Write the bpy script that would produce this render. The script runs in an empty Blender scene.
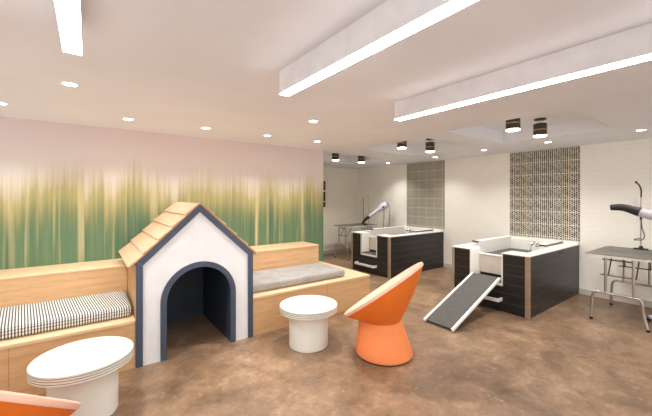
import bpy, bmesh, math, random
from mathutils import Vector, Matrix
random.seed(4)
S = bpy.context.scene
COL = S.collection
PI = math.pi

# ------------------------------------------------------------------ materials
def lin(c):
    return tuple(((v/255.0+0.055)/1.055)**2.4 if v/255.0 > 0.04045 else v/255.0/12.92 for v in c) + (1.0,)

class NT:
    def __init__(s, name):
        s.m = bpy.data.materials.new(name); s.m.use_nodes = True
        s.t = s.m.node_tree; s.n = s.t.nodes; s.bsdf = s.n['Principled BSDF']
    def new(s, typ, **kw):
        n = s.n.new(typ)
        for k, v in kw.items():
            if k.startswith('i_'):
                key = k[2:]
                n.inputs[int(key) if key.isdigit() else key].default_value = v
            else: setattr(n, k, v)
        return n
    def link(s, a, b): s.t.links.new(a, b)
    def inp(s, node, k, v):
        if hasattr(v, 'is_output'): s.link(v, node.inputs[k])
        else: node.inputs[k].default_value = v
    def math(s, op, a, b=0.0, c=0.0, clamp=False):
        n = s.n.new('ShaderNodeMath'); n.operation = op; n.use_clamp = clamp
        for i, v in enumerate((a, b, c)): s.inp(n, i, v)
        return n.outputs[0]
    def coords(s, kind='Object'):
        return s.n.new('ShaderNodeTexCoord').outputs[kind]
    def sep(s, v):
        n = s.n.new('ShaderNodeSeparateXYZ'); s.link(v, n.inputs[0]); return n.outputs
    def comb(s, x, y, z):
        n = s.n.new('ShaderNodeCombineXYZ')
        for i, v in enumerate((x, y, z)): s.inp(n, i, v)
        return n.outputs[0]
    def mapping(s, v, scale=(1, 1, 1), rot=(0, 0, 0), loc=(0, 0, 0)):
        n = s.n.new('ShaderNodeMapping'); s.link(v, n.inputs[0])
        n.inputs['Scale'].default_value = scale; n.inputs['Rotation'].default_value = rot; n.inputs['Location'].default_value = loc
        return n.outputs[0]
    def noise(s, v, scale=5.0, detail=3.0, rough=0.55, dist=0.0):
        n = s.n.new('ShaderNodeTexNoise'); s.link(v, n.inputs['Vector'])
        n.inputs['Scale'].default_value = scale; n.inputs['Detail'].default_value = detail
        n.inputs['Roughness'].default_value = rough; n.inputs['Distortion'].default_value = dist
        return n.outputs['Fac']
    def ramp(s, fac, stops):
        n = s.n.new('ShaderNodeValToRGB'); s.link(fac, n.inputs[0])
        e = n.color_ramp.elements
        while len(e) < len(stops): e.new(0.5)
        for el, (p, c) in zip(e, stops): el.position = p; el.color = lin(c)
        return n.outputs[0]
    def mix(s, fac, a, b, mode='MIX'):
        n = s.n.new('ShaderNodeMix'); n.data_type = 'RGBA'; n.blend_type = mode; n.clamp_factor = True
        s.inp(n, 0, fac)
        for i, v in ((6, a), (7, b)):
            if hasattr(v, 'is_output'): s.link(v, n.inputs[i])
            else: n.inputs[i].default_value = lin(v)
        return n.outputs[2]
    def color(s, c):
        if hasattr(c, 'is_output'): s.link(c, s.bsdf.inputs['Base Color'])
        else: s.bsdf.inputs['Base Color'].default_value = lin(c)
    def bump(s, h, strength=0.3, dist=0.01):
        b = s.n.new('ShaderNodeBump'); s.link(h, b.inputs['Height'])
        b.inputs['Strength'].default_value = strength; b.inputs['Distance'].default_value = dist
        s.link(b.outputs[0], s.bsdf.inputs['Normal'])
    def set(s, rough=0.5, metal=0.0, spec=None, coat=None):
        if hasattr(rough, 'is_output'): s.link(rough, s.bsdf.inputs['Roughness'])
        else: s.bsdf.inputs['Roughness'].default_value = rough
        s.bsdf.inputs['Metallic'].default_value = metal
        if spec is not None: s.bsdf.inputs['Specular IOR Level'].default_value = spec
        if coat is not None: s.bsdf.inputs['Coat Weight'].default_value = coat
        return s.m

def plain(name, c, rough=0.5, metal=0.0, var=0.03, scale=6.0, spec=None):
    t = NT(name)
    f = t.noise(t.coords(), scale, 3)
    lo = tuple(max(0, v*(1-var)) for v in c); hi = tuple(min(255, v*(1+var)) for v in c)
    t.color(t.ramp(f, [(0.3, lo), (0.7, hi)]))
    return t.set(rough, metal, spec)

def emit(name, c, strength):
    t = NT(name); t.color((255, 255, 255))
    t.bsdf.inputs['Emission Color'].default_value = lin(c)
    t.bsdf.inputs['Emission Strength'].default_value = strength
    return t.m

def wood(name, base, axis='X', var=18, rough=0.42, scale=1.0):
    t = NT(name); co = t.coords()
    sc = {'X': (1.2, 14, 14), 'Y': (14, 1.2, 14), 'Z': (14, 14, 1.2)}[axis]
    g = t.noise(t.mapping(co, tuple(v*scale for v in sc)), 1.6, 6, 0.62, 0.5)
    fine = t.noise(t.mapping(co, tuple(v*4*scale for v in sc)), 3.0, 3, 0.6)
    blot = t.noise(co, 1.7, 2)
    f = t.math('ADD', t.math('MULTIPLY', g, 0.7), t.math('MULTIPLY', fine, 0.3))
    a = tuple(min(255, v+var*0.8) for v in base); b = base; c = tuple(max(0, v-var*k) for v, k in zip(base, (1.2, 1.5, 1.8)))
    col = t.ramp(f, [(0.28, c), (0.5, b), (0.72, a)])
    col = t.mix(t.math('MULTIPLY', blot, 0.25), col, tuple(max(0, v-14) for v in base))
    t.color(col); t.bump(fine, 0.06, 0.004)
    return t.set(rough)

M = {}
M['ceiling'] = plain('ceiling_paint', (238, 239, 243), 0.9, var=0.012, scale=1.5)
M['plain_wall'] = plain('cream_wall_paint', (243, 236, 221), 0.8, var=0.012, scale=1.5)
M['white_gloss'] = plain('white_laminate', (238, 236, 230), 0.3, var=0.012)
M['tub_white'] = plain('white_solid_surface', (243, 240, 233), 0.3, var=0.015)
M['tub_beige'] = plain('beige_panel', (216, 207, 192), 0.45, var=0.02)
M['house_white'] = plain('white_board_paint', (228, 229, 230), 0.65, var=0.015)
M['navy'] = plain('navy_paint', (66, 76, 94), 0.5, var=0.06)
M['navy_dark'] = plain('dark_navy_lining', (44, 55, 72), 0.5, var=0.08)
M['table_white'] = plain('white_lacquer', (229, 227, 216), 0.35, var=0.008)
M['groove'] = plain('groove_shadow', (150, 146, 138), 0.7)
M['orange'] = plain('orange_felt', (240, 122, 34), 0.75, var=0.03, scale=3)
M['orange_base'] = plain('light_orange_felt', (246, 144, 84), 0.75, var=0.03, scale=3)
M['peach'] = plain('peach_cushion', (252, 200, 174), 0.85, var=0.03, scale=4)
M['black'] = plain('black_rubber', (30, 29, 28), 0.55, var=0.1)
M['black_gloss'] = plain('black_enamel', (40, 39, 38), 0.3, var=0.05)
M['chrome'] = plain('chrome', (190, 186, 180), 0.22, 1.0, var=0.05)
M['steel'] = plain('satin_tube_steel', (196, 186, 172), 0.3, 0.85, var=0.06)
M['dark_steel'] = plain('dark_bracket', (118, 108, 97), 0.4, 0.8)
M['table_grey'] = plain('grey_table_mat', (104, 100, 92), 0.5, var=0.04)
M['table_edge'] = plain('pale_alu_edge', (225, 221, 210), 0.35, 0.2)
M['post_tan'] = plain('tan_metal_corner', (166, 144, 120), 0.45, 0.3, var=0.05)
M['post_beige'] = plain('beige_metal_corner', (172, 158, 132), 0.45, 0.3, var=0.05)
M['mat_grey'] = plain('charcoal_rubber_mat', (82, 80, 76), 0.75, var=0.08, scale=30)
M['tub_floor'] = plain('grey_tub_mat', (92, 90, 84), 0.55, var=0.06, scale=20)
M['dryer'] = plain('dryer_shell', (206, 203, 214), 0.35, var=0.02)
M['dryer_blue'] = plain('dryer_base', (196, 200, 216), 0.4, var=0.02)
M['band'] = plain('brass_band', (176, 140, 96), 0.4, 0.4)
M['can_dark'] = plain('dark_bronze', (72, 66, 58), 0.45, 0.3)
M['sign'] = plain('dark_walnut_sign', (70, 48, 34), 0.5, var=0.2, scale=20)
M['baseboard'] = plain('baseboard_grey', (206, 199, 188), 0.6)
M['trimring'] = plain('downlight_trim', (232, 229, 230), 0.5)
M['oak'] = wood('oak_front', (214, 172, 126), 'X')
M['oak_top'] = wood('oak_top', (226, 194, 154), 'X', var=14)
M['oak_end'] = wood('oak_end', (214, 172, 120), 'Y')
M['roof'] = wood('cedar_shingle', (208, 170, 138), 'X', var=20, scale=1.6)
M['roof_edge'] = wood('cedar_edge', (190, 140, 92), 'X', var=14)
M['side_wood'] = wood('side_board', (190, 150, 100), 'Z')
M['strip'] = emit('strip_diffuser', (250, 251, 255), 15.0)
M['can_lens'] = emit('can_lens', (255, 248, 236), 9.0)

# painted brick wall
def brick_mat():
    t = NT('cream_painted_brick'); co = t.coords(); x, y, z = t.sep(co)
    v = t.comb(y, z, 0.0)
    b = t.new('ShaderNodeTexBrick'); t.link(v, b.inputs['Vector'])
    b.inputs['Scale'].default_value = 1.0; b.inputs['Brick Width'].default_value = 0.21
    b.inputs['Row Height'].default_value = 0.075; b.inputs['Mortar Size'].default_value = 0.006
    b.inputs['Mortar Smooth'].default_value = 0.6
    b.inputs['Color1'].default_value = lin((250, 246, 236)); b.inputs['Color2'].default_value = lin((249, 244, 233))
    b.inputs['Mortar'].default_value = lin((245, 240, 229))
    t.color(b.outputs['Color'])
    n = t.noise(co, 14, 3)
    h = t.math('ADD', t.math('MULTIPLY', b.outputs['Fac'], -1.0), t.math('MULTIPLY', n, 0.35))
    t.bump(h, 0.15, 0.004)
    return t.set(0.38)
M['brick'] = brick_mat()

# blurred grass mural: vertical streaks over a pink-to-cream sky
def mural_mat():
    t = NT('blurred_grass_mural'); co = t.coords(); x, y, z = t.sep(co)
    def streak(fx, fz, det, off, rough=0.6):
        return t.noise(t.comb(t.math('MULTIPLY', x, fx), off, t.math('MULTIPLY', z, fz)), 1.0, det, rough)
    def off(n, k): return t.math('MULTIPLY', t.math('SUBTRACT', n, 0.5), k)
    big = streak(1.7, 0.05, 2, 3.0); mid = streak(7.0, 0.25, 2, 9.0); fine = streak(26.0, 0.5, 3, 17.0)
    hz = t.math('ADD', z, off(big, 0.50)); hz = t.math('ADD', hz, off(mid, 0.62)); hz = t.math('ADD', hz, off(fine, 0.50))
    f = t.math('DIVIDE', t.math('SUBTRACT', hz, 0.6), 1.5, clamp=True)
    green = t.mix(streak(12.0, 0.15, 2, 61.0), (62, 98, 78), (116, 142, 102))
    grass = t.ramp(f, [(0.34, (98, 120, 86)), (0.50, (138, 138, 90)), (0.66, (172, 162, 112)), (0.80, (198, 186, 146)), (0.92, (214, 202, 176))])
    gf = t.math('DIVIDE', t.math('SUBTRACT', hz, 1.10), 0.42, clamp=True)
    col = t.mix(gf, green, grass)
    # pale straw stalks running down through the green
    def stalks(col, fx, o, thr, gain, z0, z1, c, amt):
        st = streak(fx, 0.18, 3, o, 0.5)
        sf = t.math('MULTIPLY', t.math('SUBTRACT', st, thr), gain, clamp=True)
        hi = t.math('DIVIDE', t.math('SUBTRACT', z1, hz), 0.35, clamp=True)
        lo = t.math('DIVIDE', t.math('SUBTRACT', hz, z0), 0.5, clamp=True)
        k = t.math('MULTIPLY', t.math('MULTIPLY', sf, hi), t.math('MULTIPLY', lo, amt))
        return t.mix(k, col, c)
    col = stalks(col, 9.0, 31.0, 0.545, 8.0, 0.45, 1.95, (216, 200, 150), 0.80)
    col = stalks(col, 20.0, 37.0, 0.57, 8.0, 0.6, 1.85, (194, 180, 120), 0.6)
    col = stalks(col, 6.0, 47.0, 0.56, 6.0, 0.2, 1.55, (50, 80, 68), 0.6)
    # sky
    s = t.math('DIVIDE', t.math('SUBTRACT', z, 1.55), 0.92, clamp=True)
    sky = t.ramp(s, [(0.0, (220, 210, 192)), (0.35, (226, 217, 208)), (0.65, (228, 216, 212)), (1.0, (228, 211, 208))])
    fs = t.math('DIVIDE', t.math('SUBTRACT', hz, 1.62), 0.34, clamp=True)
    col = t.mix(fs, col, sky)
    t.color(col)
    return t.set(0.7)
M['mural'] = mural_mat()

# stained concrete floor
def floor_mat():
    t = NT('stained_concrete'); co = t.coords()
    a = t.noise(co, 1.1, 5, 0.62, 0.6); b = t.noise(co, 4.5, 5, 0.65, 0.4); c = t.noise(co, 19, 4, 0.7)
    f = t.math('ADD', t.math('ADD', t.math('MULTIPLY', a, 0.45), t.math('MULTIPLY', b, 0.37)), t.math('MULTIPLY', c, 0.18))
    col = t.ramp(f, [(0.34, (96, 76, 58)), (0.45, (125, 100, 77)), (0.54, (150, 121, 94)), (0.66, (184, 155, 127))])
    v = t.noise(t.mapping(co, loc=(7, 3, 1)), 2.4, 4, 0.6, 0.8)
    col = t.mix(t.math('MULTIPLY', t.math('SUBTRACT', v, 0.52), 1.2, clamp=True), col, (138, 100, 74))
    sp = t.noise(t.mapping(co, loc=(1, 8, 2)), 9.0, 5, 0.7, 0.3)
    col = t.mix(t.math('MULTIPLY', t.math('SUBTRACT', sp, 0.60), 4.0, clamp=True), col, (196, 166, 140))
    t.color(col); t.bump(c, 0.05, 0.003)
    r = t.math('ADD', 0.26, t.math('MULTIPLY', b, 0.25))
    return t.set(r, spec=0.4)
M['floor'] = floor_mat()

# black plank cladding with fine paler seams
def plank_mat():
    t = NT('black_stained_planks'); co = t.coords(); x, y, z = t.sep(co)
    row = t.math('DIVIDE', z, 0.132); fr = t.math('FRACT', row); rid = t.math('FLOOR', row)
    g = t.noise(t.comb(t.math('MULTIPLY', x, 2.0), t.math('MULTIPLY', y, 2.0), t.math('ADD', t.math('MULTIPLY', z, 45.0), t.math('MULTIPLY', rid, 7.3))), 1.5, 5, 0.65)
    col = t.ramp(g, [(0.3, (20, 20, 21)), (0.6, (36, 36, 35)), (0.8, (60, 59, 56))])
    seam = t.math('LESS_THAN', fr, 0.055)
    col = t.mix(t.math('MULTIPLY', seam, 0.75), col, (84, 80, 74))
    t.color(col); t.bump(fr, 0.05, 0.004)
    return t.set(0.36)
M['plank'] = plank_mat()

# tile panel: black geometric figures on cream, square tiles with pale joints
def tile_mat(name, dark, light, n, r, jw):
    t = NT(name); co = t.coords(); x, y, z = t.sep(co)
    T = 0.2216
    a = t.math('DIVIDE', y, T); b = t.math('DIVIDE', t.math('SUBTRACT', z, ZC0), T)
    u = t.math('FRACT', a); w = t.math('FRACT', b)
    cu = t.math('MULTIPLY', a, n); iu = t.math('FLOOR', cu)
    cw = t.math('ADD', t.math('MULTIPLY', b, n-1.0), t.math('MULTIPLY', t.math('MODULO', t.math('ABSOLUTE', iu), 2.0), 0.5)); iw = t.math('FLOOR', cw)
    wn = t.n.new('ShaderNodeTexWhiteNoise'); t.link(t.comb(t.math('MODULO', iu, n), t.math('MODULO', iw, n-1.0), 0.5), wn.inputs['Vector'])
    fu = t.math('ABSOLUTE', t.math('SUBTRACT', t.math('FRACT', cu), 0.5)); fw = t.math('ABSOLUTE', t.math('SUBTRACT', t.math('FRACT', cw), 0.5))
    d = t.math('ADD', t.math('MULTIPLY', fu, 1.1), fw)
    fig = t.math('LESS_THAN', d, t.math('ADD', r, t.math('MULTIPLY', wn.outputs['Value'], 0.22)))
    eu = t.math('MINIMUM', u, t.math('SUBTRACT', 1.0, u)); ew = t.math('MINIMUM', w, t.math('SUBTRACT', 1.0, w))
    joint = t.math('LESS_THAN', t.math('MINIMUM', eu, ew), jw)
    col = t.mix(fig, light, dark)
    col = t.mix(joint, col, tuple(min(255, v+14) for v in light))
    t.color(col)
    return t.set(0.4)
ZC0 = 0.24
M['tile'] = tile_mat('black_on_cream_tile', (36, 33, 27), (222, 214, 196), 7.0, 0.44, 0.02)
M['tile_far'] = tile_mat('grey_on_cream_tile', (146, 140, 126), (184, 178, 162), 9.0, 0.5, 0.03)

# black and white woven check for the left seat pad
def check_mat():
    t = NT('black_white_woven_check'); co = t.coords(); x, y, z = t.sep(co)
    p = 0.020
    s1 = t.math('SINE', t.math('MULTIPLY', t.math('ADD', x, t.math('MULTIPLY', y, 0.12)), 2*PI/p))
    s2 = t.math('SINE', t.math('MULTIPLY', t.math('ADD', y, t.math('MULTIPLY', z, 0.9)), 2*PI/0.024))
    f = t.math('ADD', t.math('MULTIPLY', s1, 0.55), t.math('MULTIPLY', t.math('MULTIPLY', s1, s2), 0.3))
    f = t.math('ADD', t.math('MULTIPLY', s2, 0.22), f)
    k = t.math('ADD', 0.5, t.math('MULTIPLY', f, 0.9), clamp=True)
    t.color(t.ramp(k, [(0.15, (58, 58, 60)), (0.85, (232, 229, 222))]))
    return t.set(0.9)
M['check'] = check_mat()
def fabric_mat():
    t = NT('grey_melange_fabric'); co = t.coords()
    a = t.noise(co, 70, 4, 0.7); b = t.noise(co, 6, 3)
    col = t.ramp(t.math('ADD', t.math('MULTIPLY', a, 0.7), t.math('MULTIPLY', b, 0.3)), [(0.35, (132, 129, 125)), (0.65, (178, 174, 169))])
    t.color(col); t.bump(a, 0.2, 0.004)
    return t.set(0.92)
M['grey_fabric'] = fabric_mat()

# ------------------------------------------------------------------ geometry helpers
class MB:
    def __init__(s): s.bm = bmesh.new()
    def box(s, x0, x1, y0, y1, z0, z1, bev=0.0, seg=2):
        r = bmesh.ops.create_cube(s.bm, size=1.0); vs = r['verts']
        for v in vs:
            v.co = Vector(((x0+x1)/2+v.co.x*(x1-x0), (y0+y1)/2+v.co.y*(y1-y0), (z0+z1)/2+v.co.z*(z1-z0)))
        if bev > 0:
            es = list({e for v in vs for e in v.link_edges})
            bmesh.ops.bevel(s.bm, geom=es, offset=bev, segments=seg, profile=0.5, affect='EDGES')
        return s
    def grid(s, rings, close_u=True, cap0=False, cap1=False):
        V = [[s.bm.verts.new(p) for p in r] for r in rings]
        n = len(V[0])
        for a, b in zip(V, V[1:]):
            for i in range(n if close_u else n-1):
                j = (i+1) % n
                s.bm.faces.new((a[i], a[j], b[j], b[i]))
        if cap0: s.bm.faces.new(list(reversed(V[0])))
        if cap1: s.bm.faces.new(V[-1])
        return s
    def lathe(s, prof, c=(0, 0, 0), n=40, cap0=True, cap1=True):
        rings = [[(c[0]+r*math.cos(2*PI*i/n), c[1]+r*math.sin(2*PI*i/n), c[2]+z) for i in range(n)] for r, z in prof]
        return s.grid(rings, True, cap0, cap1)
    def tube(s, pts, r, n=8, smooth=3, taper=None):
        P = [Vector(p) for p in pts]
        for _ in range(smooth):            # corner cutting rounds the bends
            Q = [P[0]]
            for a, b in zip(P, P[1:]):
                Q += [a.lerp(b, 0.25), a.lerp(b, 0.75)]
            Q.append(P[-1]); P = Q
        rings = []; up = None
        for i, p in enumerate(P):
            d = (P[min(i+1, len(P)-1)]-P[max(i-1, 0)]).normalized()
            if up is None:
                up = d.orthogonal().normalized()
            up = (up-d*up.dot(d)).normalized(); sd = d.cross(up)
            rr = r if taper is None else r+(taper-r)*i/(len(P)-1)
            rings.append([tuple(p+up*rr*math.cos(2*PI*k/n)+sd*rr*math.sin(2*PI*k/n)) for k in range(n)])
        return s.grid(rings, True, True, True)
    def prism(s, poly, y0, y1):            # polygon in XZ pushed along Y
        a = [s.bm.verts.new((x, y0, z)) for x, z in poly]; b = [s.bm.verts.new((x, y1, z)) for x, z in poly]
        n = len(poly)
        for i in range(n):
            j = (i+1) % n; s.bm.faces.new((a[i], a[j], b[j], b[i]))
        s.bm.faces.new(list(reversed(a))); s.bm.faces.new(b)
        return s
    def band(s, outer, inner, y0, y1):     # open band between two XZ polylines pushed along Y
        n = len(outer); L = []
        for y in (y0, y1):
            L.append(([s.bm.verts.new((x, y, z)) for x, z in outer], [s.bm.verts.new((x, y, z)) for x, z in inner]))
        (o0, i0), (o1, i1) = L
        f = s.bm.faces.new
        for k in range(n-1):
            f((o0[k], o0[k+1], i0[k+1], i0[k])); f((o1[k], i1[k], i1[k+1], o1[k+1]))
            f((o0[k], o1[k], o1[k+1], o0[k+1])); f((i0[k], i0[k+1], i1[k+1], i1[k]))
        for k in (0, n-1): f((o0[k], i0[k], i1[k], o1[k]))
        return s
    def xform(s, mat):
        bmesh.ops.transform(s.bm, matrix=mat, verts=s.bm.verts); return s
    def build(s, name, mat, parent=None, smooth=False, mats=None):
        bmesh.ops.recalc_face_normals(s.bm, faces=s.bm.faces)
        me = bpy.data.meshes.new(name); s.bm.to_mesh(me); s.bm.free()
        me.materials.append(mat)
        for m in (mats or []): me.materials.append(m)
        if smooth:
            me.polygons.foreach_set('use_smooth', [True]*len(me.polygons))
            try: me.set_sharp_from_angle(angle=math.radians(35))
            except Exception: pass
        o = bpy.data.objects.new(name, me); COL.objects.link(o)
        if parent is not None: o.parent = parent
        return o

def tag(o, label, cat, group=None, kind=None):
    if label: o['label'] = label
    if cat: o['category'] = cat
    if group: o['group'] = group
    if kind: o['kind'] = kind
    return o
def thing(name, label, cat, loc=(0, 0, 0), rz=0.0, group=None):
    o = bpy.data.objects.new(name, None); COL.objects.link(o)
    o.location = loc; o.rotation_euler = (0, 0, rz); o.empty_display_size = 0.05
    return tag(o, label, cat, group)
def structure(name, mb, mat, label=None, cat=None):
    o = mb.build(name, mat); o['kind'] = 'structure'
    if label: o['label'] = label
    if cat: o['category'] = cat
    return o
def kids(o): return [c for c in bpy.data.objects if c.parent == o]
def copy_tree(o, parent=None):
    c = o.copy(); COL.objects.link(c)
    if parent is not None: c.parent = parent
    for k in kids(o): copy_tree(k, c)
    return c

# ------------------------------------------------------------------ room shell
XR, YF, YM, XM, ZC = 6.594, 7.38, 4.82, 3.48, 2.46
XL, YN = -2.2, -2.4
structure('floor', MB().box(XL-.1, XR+.1, YN-.1, YF+.1, -0.1, 0.0), M['floor'], 'brown mottled stained concrete floor', 'floor')
structure('wall_right', MB().box(XR, XR+.1, YN-.1, YF+.1, 0, 2.85), M['brick'], 'cream painted brick wall behind the tubs', 'wall')
structure('wall_back', MB().box(XM-.2, XR, YF, YF+.1, 0, 2.85), M['plain_wall'], 'plain cream wall at the far end behind the grooming table', 'wall')
structure('wall_mural', MB().box(XL, XM, YM, YM+.12, 0, ZC+.05), M['mural'], 'wall covered by a blurred green grass and pink sky mural', 'wall')
structure('wall_passage', MB().box(XM-.3, XM-.2, YM+.12, YF+.1, 0, 2.85), M['plain_wall'])
# ceiling with three raised trays
TRAYS = [(3.76, 5.31, 1.13, 2.48), (3.90, 5.38, 2.93, 4.29), (3.80, 5.33, 4.98, 6.33)]
ZT = 2.65
cb = MB()
xs = sorted({XL, XR, *[t[0] for t in TRAYS], *[t[1] for t in TRAYS]})
ys = sorted({YN, YF, *[t[2] for t in TRAYS], *[t[3] for t in TRAYS]})
for i in range(len(xs)-1):
    for j in range(len(ys)-1):
        mx, my = (xs[i]+xs[i+1])/2, (ys[j]+ys[j+1])/2
        if any(a < mx < b and c < my < d for a, b, c, d in TRAYS): continue
        cb.bm.faces.new([cb.bm.verts.new(p) for p in ((xs[i], ys[j], ZC), (xs[i], ys[j+1], ZC), (xs[i+1], ys[j+1], ZC), (xs[i+1], ys[j], ZC))])
for a, b, c, d in TRAYS:
    ring0 = [(a, c, ZC), (b, c, ZC), (b, d, ZC), (a, d, ZC)]; ring1 = [(x, y, ZT) for x, y, z in ring0]
    cb.grid([ring0, ring1], True, False, True)
bmesh.ops.remove_doubles(cb.bm, verts=cb.bm.verts, dist=1e-5)
structure('ceiling', cb, M['ceiling'], 'pale ceiling with raised square trays above the tubs', 'ceiling')
structure('baseboard_right', MB().box(XR-.012, XR, YN, 1.885, 0, .09), M['baseboard'])
structure('baseboard_right', MB().box(XR-.012, XR, 3.0, 4.40, 0, .09), M['baseboard'])
structure('baseboard_back', MB().box(XM-.2, XR-.012, YF-.012, YF, 0, .09), M['baseboard'])

# patterned tile panels on the brick wall
p = MB().box(XR-.012, XR-.001, 1.842, 2.95, .869, ZC-.002).build('tile_panel', M['tile'])
tag(p, 'black and cream patterned tile panel behind the tub that has a ramp', 'tile panel', 'patterned tile panels on the brick wall')
p = MB().box(XR-.012, XR-.001, 4.375, 5.467, .869, ZC-.002).build('tile_panel', M['tile_far'])
tag(p, 'greyer patterned tile panel with pale joints behind the tub without a ramp', 'tile panel', 'patterned tile panels on the brick wall')

# dark sign seen edge-on past the end of the mural
s = thing('wall_sign', 'narrow dark brown wall sign just past the right end of the mural', 'sign', (5.2, YF, 1.33))
MB().box(-.3, .13, -.02, -.001, 0, .73, .004).build('backboard', M['plain_wall'], s)
for z0, z1 in ((.0, .14), (.17, .43), (.47, .73)):
    MB().box(-.28, .17, -.045, -.02, z0, z1, .004).build('dark_block', M['sign'], s)

# ------------------------------------------------------------------ benches
def bench(name, x0, x1, label, lx1):
    t = thing(name, label, 'bench', (0, 0, 0))
    y0, zs = 3.507, .447
    MB().box(x0, x1, y0+.006, YM-.001, 0, zs-.028).build('seat_base', M['oak'], t)
    MB().box(x0, x1+(.006 if lx1 else 0), y0, YM-.001, zs-.028, zs, .002, 1).build('seat_top', M['oak_top'], t)
    l1 = lx1 or x1
    MB().box(x0, l1, 4.33, YM-.001, zs, .81).build('back_ledge', M['oak'], t)
    MB().box(x0, l1+(.005 if lx1 else 0), 4.325, YM-.001, .81, .832, .003, 1).build('ledge_top', M['oak_top'], t)
    return t
bl = bench('storage_bench', XL+.002, .359, 'oak bench with raised back ledge left of the dog house', None)
br = bench('storage_bench', 1.528, 3.385, 'oak bench with raised back ledge right of the dog house', 3.03)
# panel joints in the bench fronts
def joint(parent, x):
    MB().box(x-.002, x+.002, 3.511, 3.5135, .0, .418).build('panel_joint', M['roof_edge'], parent)
joint(bl, -.50); joint(br, 2.60)
def cushion(x0, x1, mat, label):
    b = MB().box(x0, x1, 3.63, 4.325, .448, .545, .036, 4)
    o = b.build('seat_cushion', mat, None, True)
    for v in o.data.vertices:
        if v.co.z > .5:
            v.co.z += .006*math.sin(v.co.x*5)+.004*math.sin(v.co.y*9)
    return tag(o, label, 'cushion')
cushion(XL+.05, .345, M['check'], 'black and white checked seat pad on the left bench')
cushion(1.54, 3.02, M['grey_fabric'], 'plain grey fabric seat pad on the right bench')

# ------------------------------------------------------------------ dog house
H = thing('dog_house', 'white gabled indoor dog house with navy trim and cedar roof between the benches', 'dog house', (0, 0, 0))
HX0, HX1, HC = .362, 1.526, .940
YH, HB = 3.507, 4.62
AP, SL = 1.528, .95
def gz(x, drop=0.0): return AP-drop-SL*abs(x-HC)
hw = HX1-HC
AC, AR, ASP = .947, .3225, .553
arc = [(AC-AR, 0.0)]+[(AC-AR*math.cos(PI*i/28), ASP+AR*math.sin(PI*i/28)) for i in range(29)]+[(AC+AR, 0.0)]
RO = AR+.055
arcO = [(AC-RO, 0.0)]+[(AC-RO*math.cos(PI*i/28), ASP+RO*math.sin(PI*i/28)) for i in range(29)]+[(AC+RO, 0.0)]
# white front: band between outline (sampled to match) and the arch
def outline_pt(q):
    # q in 0..1 along left-bottom, eave, apex, eave, right-bottom
    pts = [(HX0+.004, 0.0), (HX0+.004, gz(HX0, .01)), (HC, gz(HC, .01)), (HX1-.004, gz(HX1, .01)), (HX1-.004, 0.0)]
    L = [0]
    for a, b in zip(pts, pts[1:]): L.append(L[-1]+math.dist(a, b))
    d = q*L[-1]
    for k in range(4):
        if d <= L[k+1]+1e-9:
            u = (d-L[k])/(L[k+1]-L[k]); a, b = pts[k], pts[k+1]
            return (a[0]+(b[0]-a[0])*u, a[1]+(b[1]-a[1])*u)
    return pts[-1]
pts5 = [0.0, .985/3.29, .5, 1-.985/3.29, 1.0]
def resample(poly, n):
    L = [0]
    for a, b in zip(poly, poly[1:]): L.append(L[-1]+math.dist(a, b))
    out = []
    for i in range(n):
        d = L[-1]*i/(n-1)
        k = 0
        while k < len(poly)-2 and d > L[k+1]: k += 1
        u = (d-L[k])/(L[k+1]-L[k]); a, b = poly[k], poly[k+1]
        out.append((a[0]+(b[0]-a[0])*u, a[1]+(b[1]-a[1])*u))
    return out
ol = [(HX0+.004, 0.0), (HX0+.004, gz(HX0+.004, .01)), (HC, gz(HC, .01)), (HX1-.004, gz(HX1-.004, .01)), (HX1-.004, 0.0)]
# split in four legs so the corners are hit exactly
N = 12
outer = []
for k in range(4): outer += resample(ol[k:k+2], N)[:-1]
outer.append(ol[-1])
leg_in = [[(AC-AR-.01, 0.0), (AC-AR-.01, ASP)], None, None, [(AC+AR+.01, ASP), (AC+AR+.01, 0.0)]]
ra = AR+.01
q1 = [(AC-ra*math.cos(PI*i/40), ASP+ra*math.sin(PI*i/40)) for i in range(21)]
q2 = [(AC-ra*math.cos(PI*i/40), ASP+ra*math.sin(PI*i/40)) for i in range(20, 41)]
inner = resample(leg_in[0], N)[:-1]+resample(q1, N)[:-1]+resample(q2, N)[:-1]+resample(leg_in[3], N)
MB().band(outer, inner, YH, YH+.03).build('front_panel', M['house_white'], H)
MB().band(arcO, arc, YH-.014, YH+.032).build('arch_trim', M['navy'], H)
# outer navy trim following the gable outline
tw = .056; tv = tw/math.cos(math.atan(SL))
o5 = [(HX0, 0.0), (HX0, gz(HX0)), (HC, gz(HC)), (HX1, gz(HX1)), (HX1, 0.0)]
i5 = [(HX0+tw, 0.0), (HX0+tw, gz(HX0+tw, tv)), (HC, gz(HC, tv)), (HX1-tw, gz(HX1-tw, tv)), (HX1-tw, 0.0)]
MB().band(o5, i5, YH-.016, YH+.001).build('gable_trim', M['navy'], H)
# side walls, back wall, dark lining
for xa, xb in ((HX0, HX0+.02), (HX1-.02, HX1)):
    MB().box(xa, xb, YH+.03, HB-.02, 0, gz(HX0, .03)).build('side_wall', M['side_wood'], H)
bp = [(HX0, 0), (HX0, gz(HX0, .03)), (HC, gz(HC, .03)), (HX1, gz(HX1, .03)), (HX1, 0)]
MB().prism(bp, HB-.02, HB).build('back_wall', M['side_wood'], H)
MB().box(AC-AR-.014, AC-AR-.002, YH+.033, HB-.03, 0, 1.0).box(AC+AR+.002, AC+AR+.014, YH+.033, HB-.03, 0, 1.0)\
    .box(AC-AR-.002, AC+AR+.002, HB-.04, HB-.03, 0, 1.0).box(AC-AR-.014, AC+AR+.014, YH+.033, HB-.03, 1.0, 1.012).build('inner_lining', M['navy_dark'], H)
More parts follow.
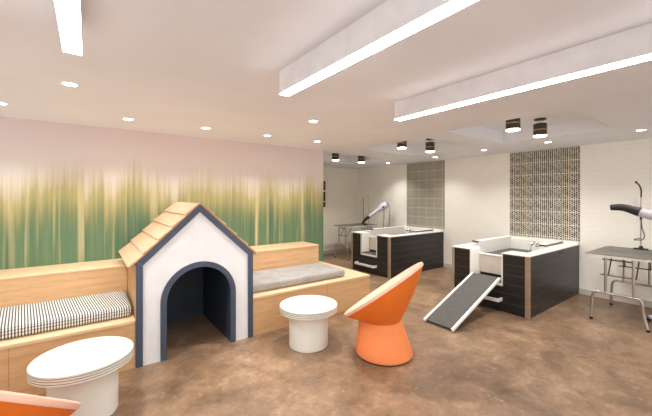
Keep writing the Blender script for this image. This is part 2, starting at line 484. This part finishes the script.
# roof: two slopes of five overlapping cedar boards
for sgn in (-1, 1):
    ang = math.atan(SL)
    run = .622/math.cos(ang)
    sl = MB().grid([[(0, YH-.012, 0), (0, HB, 0), (0, HB, .010), (0, YH-.012, .010)],
                    [(run, YH-.012, 0), (run, HB, 0), (run, HB, .010), (run, YH-.012, .010)]], True, True, True)
    Mx = Matrix.Translation((HC, 0, AP+.001)) @ Matrix.Rotation(ang, 4, 'Y')
    if sgn < 0:
        Mx = Matrix.Translation((HC, 0, 0)) @ Matrix.Scale(-1, 4, (1, 0, 0)) @ Matrix.Translation((-HC, 0, 0)) @ Mx
    ro = sl.xform(Mx).build('roof_slope', M['roof_edge'], H)
    nb = 5; w = run/nb
    for k in range(nb):
        a, b = k*w, (k+1)*w+.006
        y0, y1 = YH-.020, HB-.01
        bd = MB().grid([[(a, y0, .011), (a, y1, .011), (a, y1, .015), (a, y0, .015)],
                        [(b, y0, .0135), (b, y1, .0135), (b, y1, .031), (b, y0, .031)]], True, True, True)
        bd.xform(Mx).build('shingle_board', M['roof'], ro)

# ------------------------------------------------------------------ white drum tables
def drum_table(loc, label):
    t = thing('drum_table', label, 'table', loc, 0, 'round white drum tables')
    MB().lathe([(.205, 0), (.212, .006), (.212, .374)], n=56).build('pedestal', M['table_white'], t, True)
    prof = [(.20, .374)]
    for k in range(4):
        z0 = .374+k*.0175
        prof += [(.309, z0+.001), (.313, z0+.004), (.313, z0+.0135), (.309, z0+.0165)]
    prof[-1] = (.313, .438); prof += [(.310, .4425), (.30, .444)]
    o = MB().lathe(prof, n=64).build('tabletop', M['table_white'], t, True)
    for k in range(1, 4):
        z0 = .374+k*.0175
        MB().lathe([(.306, z0-.0024), (.3132, z0-.0024), (.3132, z0+.0024), (.306, z0+.0024)], n=64, cap0=False, cap1=False).build('edge_groove', M['groove'], o)
    return t
drum_table((1.940, 2.962, 0), 'white round table with layered top in front of the grey seat pad')
drum_table((-.022, 2.985, 0), 'white round table with layered top in front of the checked seat pad')

# ------------------------------------------------------------------ orange tilted-shell chairs
def shell_chair(loc, rz, label):
    t = thing('lounge_chair', label, 'chair', loc, rz, 'orange shell lounge chairs')
    n = 64; wx = .045; wz = .355; wr = .207
    tau = math.radians(37.0); Rr = .480; C = Vector((.0, 0, .650))
    e1 = Vector((math.cos(tau), 0, -math.sin(tau))); e2 = Vector((0, 1, 0)); Nn = Vector((math.sin(tau), 0, math.cos(tau)))
    def rim(i, r, d=0.0): 
        a = 2*PI*i/n; return C+Nn*d+e1*(r*math.cos(a))+e2*(r*.93*math.sin(a))
    # pedestal
    rings = []
    for u, (r, z) in enumerate([(.266, .0), (.288, .016), (.292, .035), (.270, .115), (.242, .24), (.208, wz)]):
        f = z/wz
        rings.append([(wx*f+r*math.cos(2*PI*i/n), r*math.sin(2*PI*i/n), z+.006) for i in range(n)])
    MB().grid(rings, True, True, False).build('pedestal', M['orange_base'], t, True)
    MB().lathe([(.268, 0), (.271, .006), (.25, .008)], n=n).build('foot_ring', M['black'], t, True)
    # outer shell
    rings = []
    K = 10
    for k in range(K+1):
        f = k/K; rg = []
        for i in range(n):
            a = 2*PI*i/n
            w = Vector((wx+(wr+.003)*math.cos(a), (wr+.003)*math.sin(a), wz))
            m = rim(i, Rr, -.004)
            bulge = .05*math.sin(PI*f)*.6
            q = w.lerp(m, f)+Vector((math.cos(a), math.sin(a), -.35))*bulge*.55
            rg.append(tuple(q))
        rings.append(rg)
    MB().grid(rings, True, False, False).build('outer_shell', M['orange'], t, True)
    # padded rim and bowl
    rings = []
    for r, d in ((Rr, -.006), (Rr+.006, .006), (Rr+.004, .022), (Rr-.012, .030), (Rr-.03, .024), (Rr-.06, -.01), (Rr-.11, -.05), (Rr-.18, -.095), (Rr-.26, -.125), (Rr-.36, -.135), (.03, -.137)):
        rings.append([tuple(rim(i, r, d)) for i in range(n)])
    MB().grid(rings, True, False, True).build('padded_seat', M['peach'], t, True)
    return t
FA = math.radians(53.7); Fv = Vector((math.cos(FA), math.sin(FA))); Rv = Vector((math.sin(FA), -math.cos(FA)))
def vang(r, f): v = Rv*r+Fv*f; return math.atan2(v.y, v.x)
def floorpt(lat, dep): v = Rv*lat+Fv*dep; return (v.x, v.y, 0)
shell_chair(floorpt(.598, 3.33), vang(-.67, .33), 'orange tilted shell lounge chair on cone pedestal right of the round table')
shell_chair(floorpt(-1.715, 1.56), vang(.12, .68), 'orange shell lounge chair cut off at the bottom left corner')

# ------------------------------------------------------------------ dog washing tubs
def tub(loc, label):
    t = thing('dog_washing_tub', label, 'tub', loc, 0, 'raised dog washing tubs along the brick wall')
    # local: x runs back from the front face, y 0 = right side, z up
    X1 = XR-4.675-.002; W = 1.11; n0, n1 = .338, .805
    ZK, ZD = .812, .826
    c = MB()
    c.box(0, .03, .028, n0, .0, ZK); c.box(0, .03, n1, W-.028, 0, ZK); c.box(0, .03, n0, n1, 0, .395)
    c.box(.028, X1, 0, .025, 0, ZK); c.box(.028, X1, W-.025, W, 0, ZK)
    c.build('plank_cladding', M['plank'], t)
    MB().box(-.008, .034, -.008, .048, 0, ZK-.001, .003, 1).build('corner_post', M['post_tan'], t)
    MB().box(-.008, .034, W-.034, W+.008, 0, ZK-.001, .003, 1).build('corner_post', M['post_beige'], t)
    # white surround and basin
    xa, b0, b1, xb, xd, bd = .27, .13, 1.03, 1.78, 1.06, .40
    d = MB()
    d.box(-.012, xa, -.012, n0, ZK, ZD); d.box(-.012, xa, n1, W+.012, ZK, ZD)
    d.box(xa, X1, -.012, b0, ZK, ZD); d.box(xd, X1, b0, bd, ZK, ZD)
    d.box(xa, X1, b1, W+.012, ZK, ZD); d.box(xb, X1, bd, b1, ZK, ZD)
    # notch cheeks and front reveals
    d.box(-.008, xa-.01, n1-.012, n1, .40, ZK+.004); d.box(-.008, xa-.01, n0, n0+.012, .40, ZK+.004)
    d.box(-.010, .004, n0-.004, n0+.014, .36, ZD-.002); d.box(-.010, .004, n0, n1, .36, .40); d.box(-.010, .004, n1-.012, n1+.01, .36, ZD-.002)
    d.build('white_surround', M['tub_white'], t)
    e = MB()
    e.box(xa-.02, xa, n1, b1, .62, ZK); e.box(xa-.02, xa, b0, n0, .62, ZK)
    e.box(xa-.02, xb, b1, b1+.012, .62, ZK); e.box(xa-.02, xd, b0-.012, b0, .62, ZK); e.box(xd, xd+.012, b0, bd, .62, ZK)
    e.box(xd, xb, bd-.012, bd, .62, ZK); e.box(xb, xb+.012, bd, b1, .62, ZK)
    e.box(xa-.02, xb, b0, b1, .60, .62)
    bs = e.build('basin', M['tub_white'], t)
    g = MB(); g.box(xa+.005, xd-.005, b0+.01, b1-.01, .62, .645, .004, 1); g.box(xd+.0, xb-.01, bd+.01, b1-.01, .62, .645, .004, 1)
    g.build('basin_mat', M['tub_floor'], bs)
    MB().box(xa-.036, xa-.021, n0+.012, n1-.012, .455, .725).build('entry_gate', M['tub_beige'], t)
    MB().box(xa-.05, xa+.003, n0+.012, n1-.012, .725, .742, .003, 1).build('gate_lip', M['tub_white'], t)
    MB().box(-.004, xa-.01, n0+.012, n1-.012, .395, .412).build('entry_step', M['mat_grey'], t)
    MB().box(xa-.008, xa-.004, n0, n1, .40, .60).build('gate_gap_shade', M['black'], t)  # black sheet stands in for the shade in the gap under the gate
    # raised splash edge on the left and back
    MB().box(.62, X1, b1-.004, W+.008, ZD, .866, .004, 1).box(X1-.10, X1, -.008, b1-.004, ZD, .866, .004, 1).build('splash_edge', M['tub_white'], t)
    MB().box(.585, .62, b1-.02, W+.008, .850, .870, .003, 1).build('edge_cap', M['black'], t)
    l = MB().box(1.10, 1.80, .19, .34, ZD+.001, .852, .003, 1).build('storage_lid', M['black_gloss'], t)
    MB().box(1.108, 1.80, .198, .335, .8521, .856).build('lid_top', M['tub_white'], l)
    # pull-out hair tray low in the front
    tr = MB()
    tr.box(-.10, .02, n0+.015, n1+.09, .150, .165, .004, 1)
    tr.box(-.112, -.095, n0+.0, n1+.10, .150, .20, .006, 2)
    tr.box(-.10, .0, n0, n0+.016, .150, .20, .004, 1).box(-.10, .0, n1+.085, n1+.10, .150, .20, .004, 1)
    tr.build('pull_out_tray', M['tub_white'], t)
    # spray nozzle lying on the basin edge
    sp = MB().tube([(1.075, .30, .828), (1.07, .31, .868), (1.06, .345, .880), (1.05, .39, .845)], .020, 10, 2).build('spray_head', M['chrome'], t, True)
    MB().lathe([(.035, 0), (.035, .012), (.022, .02)], (1.075, .30, .826), 20).build('spray_base', M['chrome'], sp, True)
    return t
t1 = tub((4.675, 1.853, 0), 'black plank dog washing tub with a ramp leaning at its entry')
t2 = copy_tree(t1); t2.location = (4.79, 4.405, 0); t2.scale = (.94, 1.02, 1)
t2['label'] = 'black plank dog washing tub without a ramp, beside the far grooming table'
# vent slots near the top of the right side of the first tub
MB().box(1.02, 1.10, -.004, .001, .750, .767).box(1.14, 1.22, -.004, .001, .750, .767).build('vent_slot', M['black'], t1)

# ramp
rp = thing('dog_ramp', 'charcoal ramp with white side rails leading up to the tub entry', 'ramp', (3.50, -.035, 0))
L = math.dist((0, .02), (1.145, .462)); ang = math.atan2(.442, 1.145)
Mr = Matrix.Translation((0, 0, .022)) @ Matrix.Rotation(-ang, 4, 'Y')
MB().box(0, L, 2.262, 2.628, -.004, .012).xform(Mr).build('ramp_mat', M['mat_grey'], rp)
for ya, yb in ((2.232, 2.262), (2.628, 2.658)):
    MB().box(-.02, L-.01, ya, yb, -.012, .024, .004, 1).xform(Mr).build('side_rail', M['tub_white'], rp)
MB().box(L-.10, L-.02, 2.262, 2.628, -.03, -.005).xform(Mr).build('hook_bar', M['steel'], rp)

# ------------------------------------------------------------------ folding grooming tables
def groom_table(loc, label, gl):
    t = thing('grooming_table', label, 'grooming table', loc, 0, 'folding grooming tables')
    # local x 0..1.06, y 0..0.63
    def rr(x0, x1, y0, y1, r, k=6):
        out = []
        for cx, cy, a0 in ((x1-r, y1-r, 0), (x0+r, y1-r, 90), (x0+r, y0+r, 180), (x1-r, y0+r, 270)):
            for i in range(k+1):
                a = math.radians(a0+90*i/k); out.append((cx+r*math.cos(a), cy+r*math.sin(a)))
        return out
    pl = rr(0, 1.06, 0, .63, .06)
    b = MB(); b.grid([[(x, y, .838) for x, y in pl], [(x, y, .862) for x, y in pl]], True, True, True)
    top = b.build('tabletop', M['table_grey'], t)
    po = rr(-.006, 1.066, -.006, .636, .066)
    b = MB(); b.grid([[(x, y, .830) for x, y in po], [(x, y, .858) for x, y in po]], True, False, False)
    b.grid([[(x, y, .830) for x, y in pl], [(x, y, .830) for x, y in po]], True)
    b.build('edge_band', M['table_edge'], top)
    for x, sg in ((.03, 1), (.94, -1)):
        f = MB().tube([(x-.01*sg, .02, .012), (x, .065, .20), (x, .075, .37), (x, .17, .372), (x, .31, .372), (x, .45, .372), (x, .545, .37), (x, .555, .20), (x-.01*sg, .60-.04, .012)], .0155, 10, 2)
        fr = f.build('leg_frame', M['steel'], t, True)
        for y in (.15, .415):
            MB().tube([(x, y, .372), (x, y, .836)], .0155, 10, 0).build('upright', M['steel'], fr, True)
            MB().tube([(x+.03*sg, y-.02, .60), (x+.20*sg, y-.02, .832)], .008, 8, 0).build('brace', M['dark_steel'], fr, True)
        MB().tube([(x+.02*sg, .13, .60), (x+.02*sg, .47, .60)], .008, 8, 0).build('cross_bar', M['dark_steel'], fr, True)
        MB().tube([(x+.02*sg, .15, .80), (x+.02*sg, .45, .80)], .009, 8, 0).build('cross_bar', M['dark_steel'], fr, True)
        for y in (.02, .56):
            MB().lathe([(.016, 0), (.018, .004), (.018, .024), (.013, .03)], (x-.01*sg, y, 0), 12).build('rubber_foot', M['black'], fr)
    return t
gt1 = groom_table((5.335, .815, 0), 'grey topped folding grooming table on bent steel legs at the right edge', None)
gt2 = copy_tree(gt1); gt2.location = (5.30, 6.26, 0)
gt2['label'] = 'grey topped folding grooming table in the far corner behind the tub'

def groom_arm(table, lx, ly, label, square=False):
    z = .863
    def at(pts): return [(lx+x, ly+y, z+zz) for x, y, zz in pts]
    if not square:
        t = MB().tube(at([(0, 0, .02), (0, 0, .83)]), .008, 10, 0).build('grooming_arm', M['chrome'], table, True)
        MB().lathe([(.013, 0), (.014, .01), (.014, .06), (.011, .065)], (lx, ly, z+.42), 14).build('collar', M['black_gloss'], t, True)
        MB().tube(at([(0, 0, .74), (0, -.004, .84), (0, .012, .90), (0, .045, .95)]), .010, 10, 2).build('hook_arm', M['black_gloss'], t, True)
        MB().tube(at([(0, .045, .95), (0, .058, .958)]), .018, 10, 0).build('hook_tip', M['black'], t, True)
        MB().tube(at([(0, .0, .44), (-.01, -.01, .30), (-.02, -.045, .20), (-.02, -.02, .13), (-.02, .03, .135), (-.02, .07, .125), (-.02, .06, .145), (-.02, .0, .16)]), .006, 8, 3).build('noose', M['black_gloss'], t, True)
    else:
        t = MB().tube(at([(0, .0, .02), (0, 0, .82), (.12, 0, .83), (.12, 0, .02)]), .008, 10, 1).build('grooming_arm', M['chrome'], table, True)
        MB().tube(at([(-.05, 0.02, .0), (-.05, .02, .75)]), .009, 10, 0).build('noose', M['dark_steel'], t, True)
    MB().box(lx-.03, lx+.03, ly-.075, ly+.075, z, z+.018, .004, 1).box(lx-.02, lx+.02, ly-.02, ly+.02, z+.018, z+.05, .004, 1).build('clamp', M['black'], t)
    t['label'] = label
groom_arm(gt1, .975, .242, 'thin chrome grooming arm with black hook')
groom_arm(gt2, .68, .10, 'square chrome grooming arm', True)

# ------------------------------------------------------------------ stand dryers
def dryer(loc, label, A, B, Cc, tip, rb=.11, rp=.045):
    # A rear centre of the body, B front of body, Cc end of pale pipe, tip end of black nozzle (world points)
    t = thing('stand_dryer', label, 'dryer', loc, 0, 'stand dryers with black nozzles')
    o = Vector(loc); A, B, Cc, tip = (Vector(p)-o for p in (A, B, Cc, tip))
    d = (B-A).normalized(); up = Vector((0, 0, 1)); sd = d.cross(up).normalized(); u2 = sd.cross(d)
    rings = []
    Lb = (B-A).length
    for f, r in ((0, .35), (.03, .75), (.12, .95), (.35, 1.0), (.65, .92), (.85, .70), (1.0, .5)):
        rings.append([tuple(A+d*(Lb*f)+(sd*math.cos(2*PI*i/28)+u2*math.sin(2*PI*i/28))*rb*r) for i in range(28)])
    body = MB().grid(rings, True, True, True).build('motor_body', M['dryer'], t, True)
    c0 = A+d*(Lb*.5)
    k = MB().tube([tuple(c0-sd*rb*.99), tuple(c0-sd*(rb+.03))], .026, 14, 0).build('knob', M['black'], body, True)
    MB().tube([tuple(A-d*.01), tuple(A-d*.03)], rb*.33, 14, 0).build('intake_cap', M['black'], body, True)
    MB().tube([tuple(B-d*.02), tuple(B.lerp(Cc, .5)), tuple(Cc)], rp+.008, 18, 1, rp+.004).build('air_pipe', M['dryer'], t, True)
    m = Cc.lerp(tip, .55); m.z += .03
    MB().tube([tuple(Cc.lerp(B, .03)), tuple(Cc.lerp(m, .4)), tuple(m), tuple(tip)], rp+.010, 18, 3, rp*.72).build('nozzle_hose', M['black'], t, True)
    MB().tube([(0, 0, .10), tuple(c0-u2*rb*.9)], .018, 12, 0).build('stand_pole', M['chrome'], t, True)
    base = MB().lathe([(.05, .07), (.055, .075), (.055, .13), (.03, .15)], n=20).build('base_hub', M['dryer_blue'], t, True)
    for q in range(5):
        a = 2*PI*q/5+2.0
        leg = MB().tube([(.03*math.cos(a), .03*math.sin(a), .10), (.2*math.cos(a), .2*math.sin(a), .085), (.31*math.cos(a), .31*math.sin(a), .06)], .024, 10, 1).build('base_leg', M['dryer_blue'], t, True)
        w = MB().lathe([(.024, -.012), (.026, -.008), (.026, .008), (.024, .012)], n=14)
        w.xform(Matrix.Translation((.31*math.cos(a), .31*math.sin(a), .026)) @ Matrix.Rotation(a, 4, 'Z') @ Matrix.Rotation(PI/2, 4, 'X'))
        w.build('caster', M['black'], leg, True)
    MB().tube([tuple(A-d*.02), tuple(A-d*.10-up*.10), tuple(A-d*.08-up*.5), (A.x*.6-d.x*.05, A.y*.6-d.y*.05, .35), (.02, .02, .13)], .007, 8, 3).build('power_cord', M['dark_steel'], t, True)
    return t
dryer((5.95, .62, 0), 'pale grey stand dryer pointing its black nozzle across the right grooming table',
      (5.80, .30, 1.17), (5.80, .62, 1.285), (5.80, .99, 1.410), (5.80, 1.275, 1.462), .115, .052)
dryer((6.16, 5.93, 0), 'white stand dryer with black nozzle over the far corner grooming table',
      (6.27, 5.86, 1.42), (6.08, 5.99, 1.275), (5.92, 6.16, 1.095), (5.80, 6.29, .915), .095, .038)

# ------------------------------------------------------------------ lights
def lamp(kind, name, parent, loc, energy, color, **kw):
    l = bpy.data.lights.new(name, kind); l.energy = energy; l.color = color
    for k, v in kw.items(): setattr(l, k, v)
    o = bpy.data.objects.new(name, l); COL.objects.link(o); o.location = loc
    if parent is not None: o.parent = parent
    return o
WARM = (1.0, .98, .955); NEUT = (1.0, .975, .955)
def baffle(x, w, y1, label):
    t = thing('linear_ceiling_light', label, 'ceiling light', (x, y1, ZC), 0, 'hanging white linear lights')
    Lg = y1+1.4
    MB().box(-w/2, w/2, -Lg, 0, -.155, -.001, .001, 1).build('housing', M['trimring'], t)
    MB().box(-w/2+.001, w/2-.001, -Lg+.002, -.002, -.161, -.156).build('diffuser', M['strip'], t)
    return t
baffle(1.083, .068, 1.962, 'middle of the three linear ceiling lights, ending above the round table')
baffle(2.265, .078, 1.987, 'rightmost of the three linear ceiling lights, nearest the ceiling trays')
baffle(-.060, .075, 2.000, 'leftmost of the three linear ceiling lights, at the top left')

CANS = [(-.11, 3.13, 'recessed downlight just beyond the end of the leftmost linear light'),
        (-.646, 4.137, 'recessed downlight at the left edge of the picture by the mural'),
        (.354, 4.15, 'recessed downlight by the mural, left of the dog house gable'),
        (1.178, 4.116, 'recessed downlight by the mural, above the right slope of the dog house'),
        (2.013, 4.116, 'recessed downlight by the mural, above the right bench ledge'),
        (2.044, 3.024, 'recessed downlight set above the round table, away from the mural'),
        (2.843, 4.096, 'recessed downlight nearest the right end of the mural'),
        (5.687, .952, 'recessed downlight at the right edge above the grooming table'),
        (5.755, 2.013, 'recessed downlight in front of the black and cream tile panel'),
        (5.79, 3.041, 'recessed downlight over the bare brick between the tile panels'),
        (5.953, 4.185, 'recessed downlight just right of the greyer tile panel'),
        (6.044, 5.61, 'recessed downlight left of the greyer tile panel')]
for x, y, lb in CANS:
    t = thing('recessed_downlight', lb, 'downlight', (x, y, ZC), 0, 'recessed ceiling downlights')
    MB().lathe([(.046, -.004), (.056, -.005), (.058, -.001), (.046, -.001)], n=32, cap0=False, cap1=False).build('trim_ring', M['trimring'], t, True)
    MB().lathe([(.046, -.003), (.03, -.0028)], n=32).build('lens', M['can_lens'], t)
    lamp('SPOT', 'downlight_beam', t, (0, 0, -.03), 20 if x > 5 else (62 if y < 3.5 else 24), WARM, spot_size=math.radians(120), spot_blend=.8, shadow_soft_size=.05)

SPOTS = [(4.176, 1.834, 'black cylinder spotlight in the nearest ceiling tray, left one of its pair'),
         (4.879, 1.80, 'black cylinder spotlight in the nearest ceiling tray, right one of its pair'),
         (4.221, 3.605, 'black cylinder spotlight in the middle ceiling tray, left one of its pair'),
         (4.952, 3.585, 'black cylinder spotlight in the middle ceiling tray, right one of its pair'),
         (4.409, 5.648, 'black cylinder spotlight in the farthest ceiling tray, left one of its pair'),
         (5.20, 5.672, 'black cylinder spotlight in the farthest ceiling tray, right one of its pair')]
for x, y, lb in SPOTS:
    t = thing('ceiling_spotlight', lb, 'spotlight', (x, y, ZT), 0, 'black cylinder spotlights in the ceiling trays')
    MB().lathe([(.072, -.001), (.072, -.014), (.060, -.018)], n=32).build('canopy', M['can_dark'], t, True)
    MB().tube([(0, 0, -.016), (0, 0, -.066)], .010, 10, 0).build('stem', M['trimring'], t)
    MB().lathe([(.070, -.065), (.078, -.066), (.078, -.222), (.07, -.222)], n=36).build('housing', M['can_dark'], t, True)
    MB().lathe([(.0785, -.140), (.080, -.141), (.080, -.157), (.0785, -.158)], n=36, cap0=False, cap1=False).build('band', M['band'], t, True)
    MB().lathe([(.074, -.2225), (.076, -.232), (.06, -.238)], n=36).build('lens', M['can_lens'], t, True)
    lamp('SPOT', 'spotlight_beam', t, (0, 0, -.26), 32, WARM, spot_size=math.radians(130), spot_blend=.8, shadow_soft_size=.07)

w = bpy.data.worlds.new('world'); S.world = w; w.use_nodes = True
w.node_tree.nodes['Background'].inputs[0].default_value = (1, .99, .98, 1)
w.node_tree.nodes['Background'].inputs[1].default_value = 0.7  # added ambient fill, entering where near and left walls are left out

# ------------------------------------------------------------------ camera
cd = bpy.data.cameras.new('camera'); co = bpy.data.objects.new('camera', cd); COL.objects.link(co)
co.location = (0, 0, 1.6); co.rotation_euler = (PI/2, 0, FA-PI/2)
cd.sensor_fit = 'HORIZONTAL'; cd.sensor_width = 36.0; cd.lens = 324.0/652.0*36.0
cd.shift_y = -10.6/652.0; cd.clip_start = .02
S.camera = co
S.view_settings.view_transform = 'Standard'
S.view_settings.look = 'None'
S.view_settings.exposure = 0.9
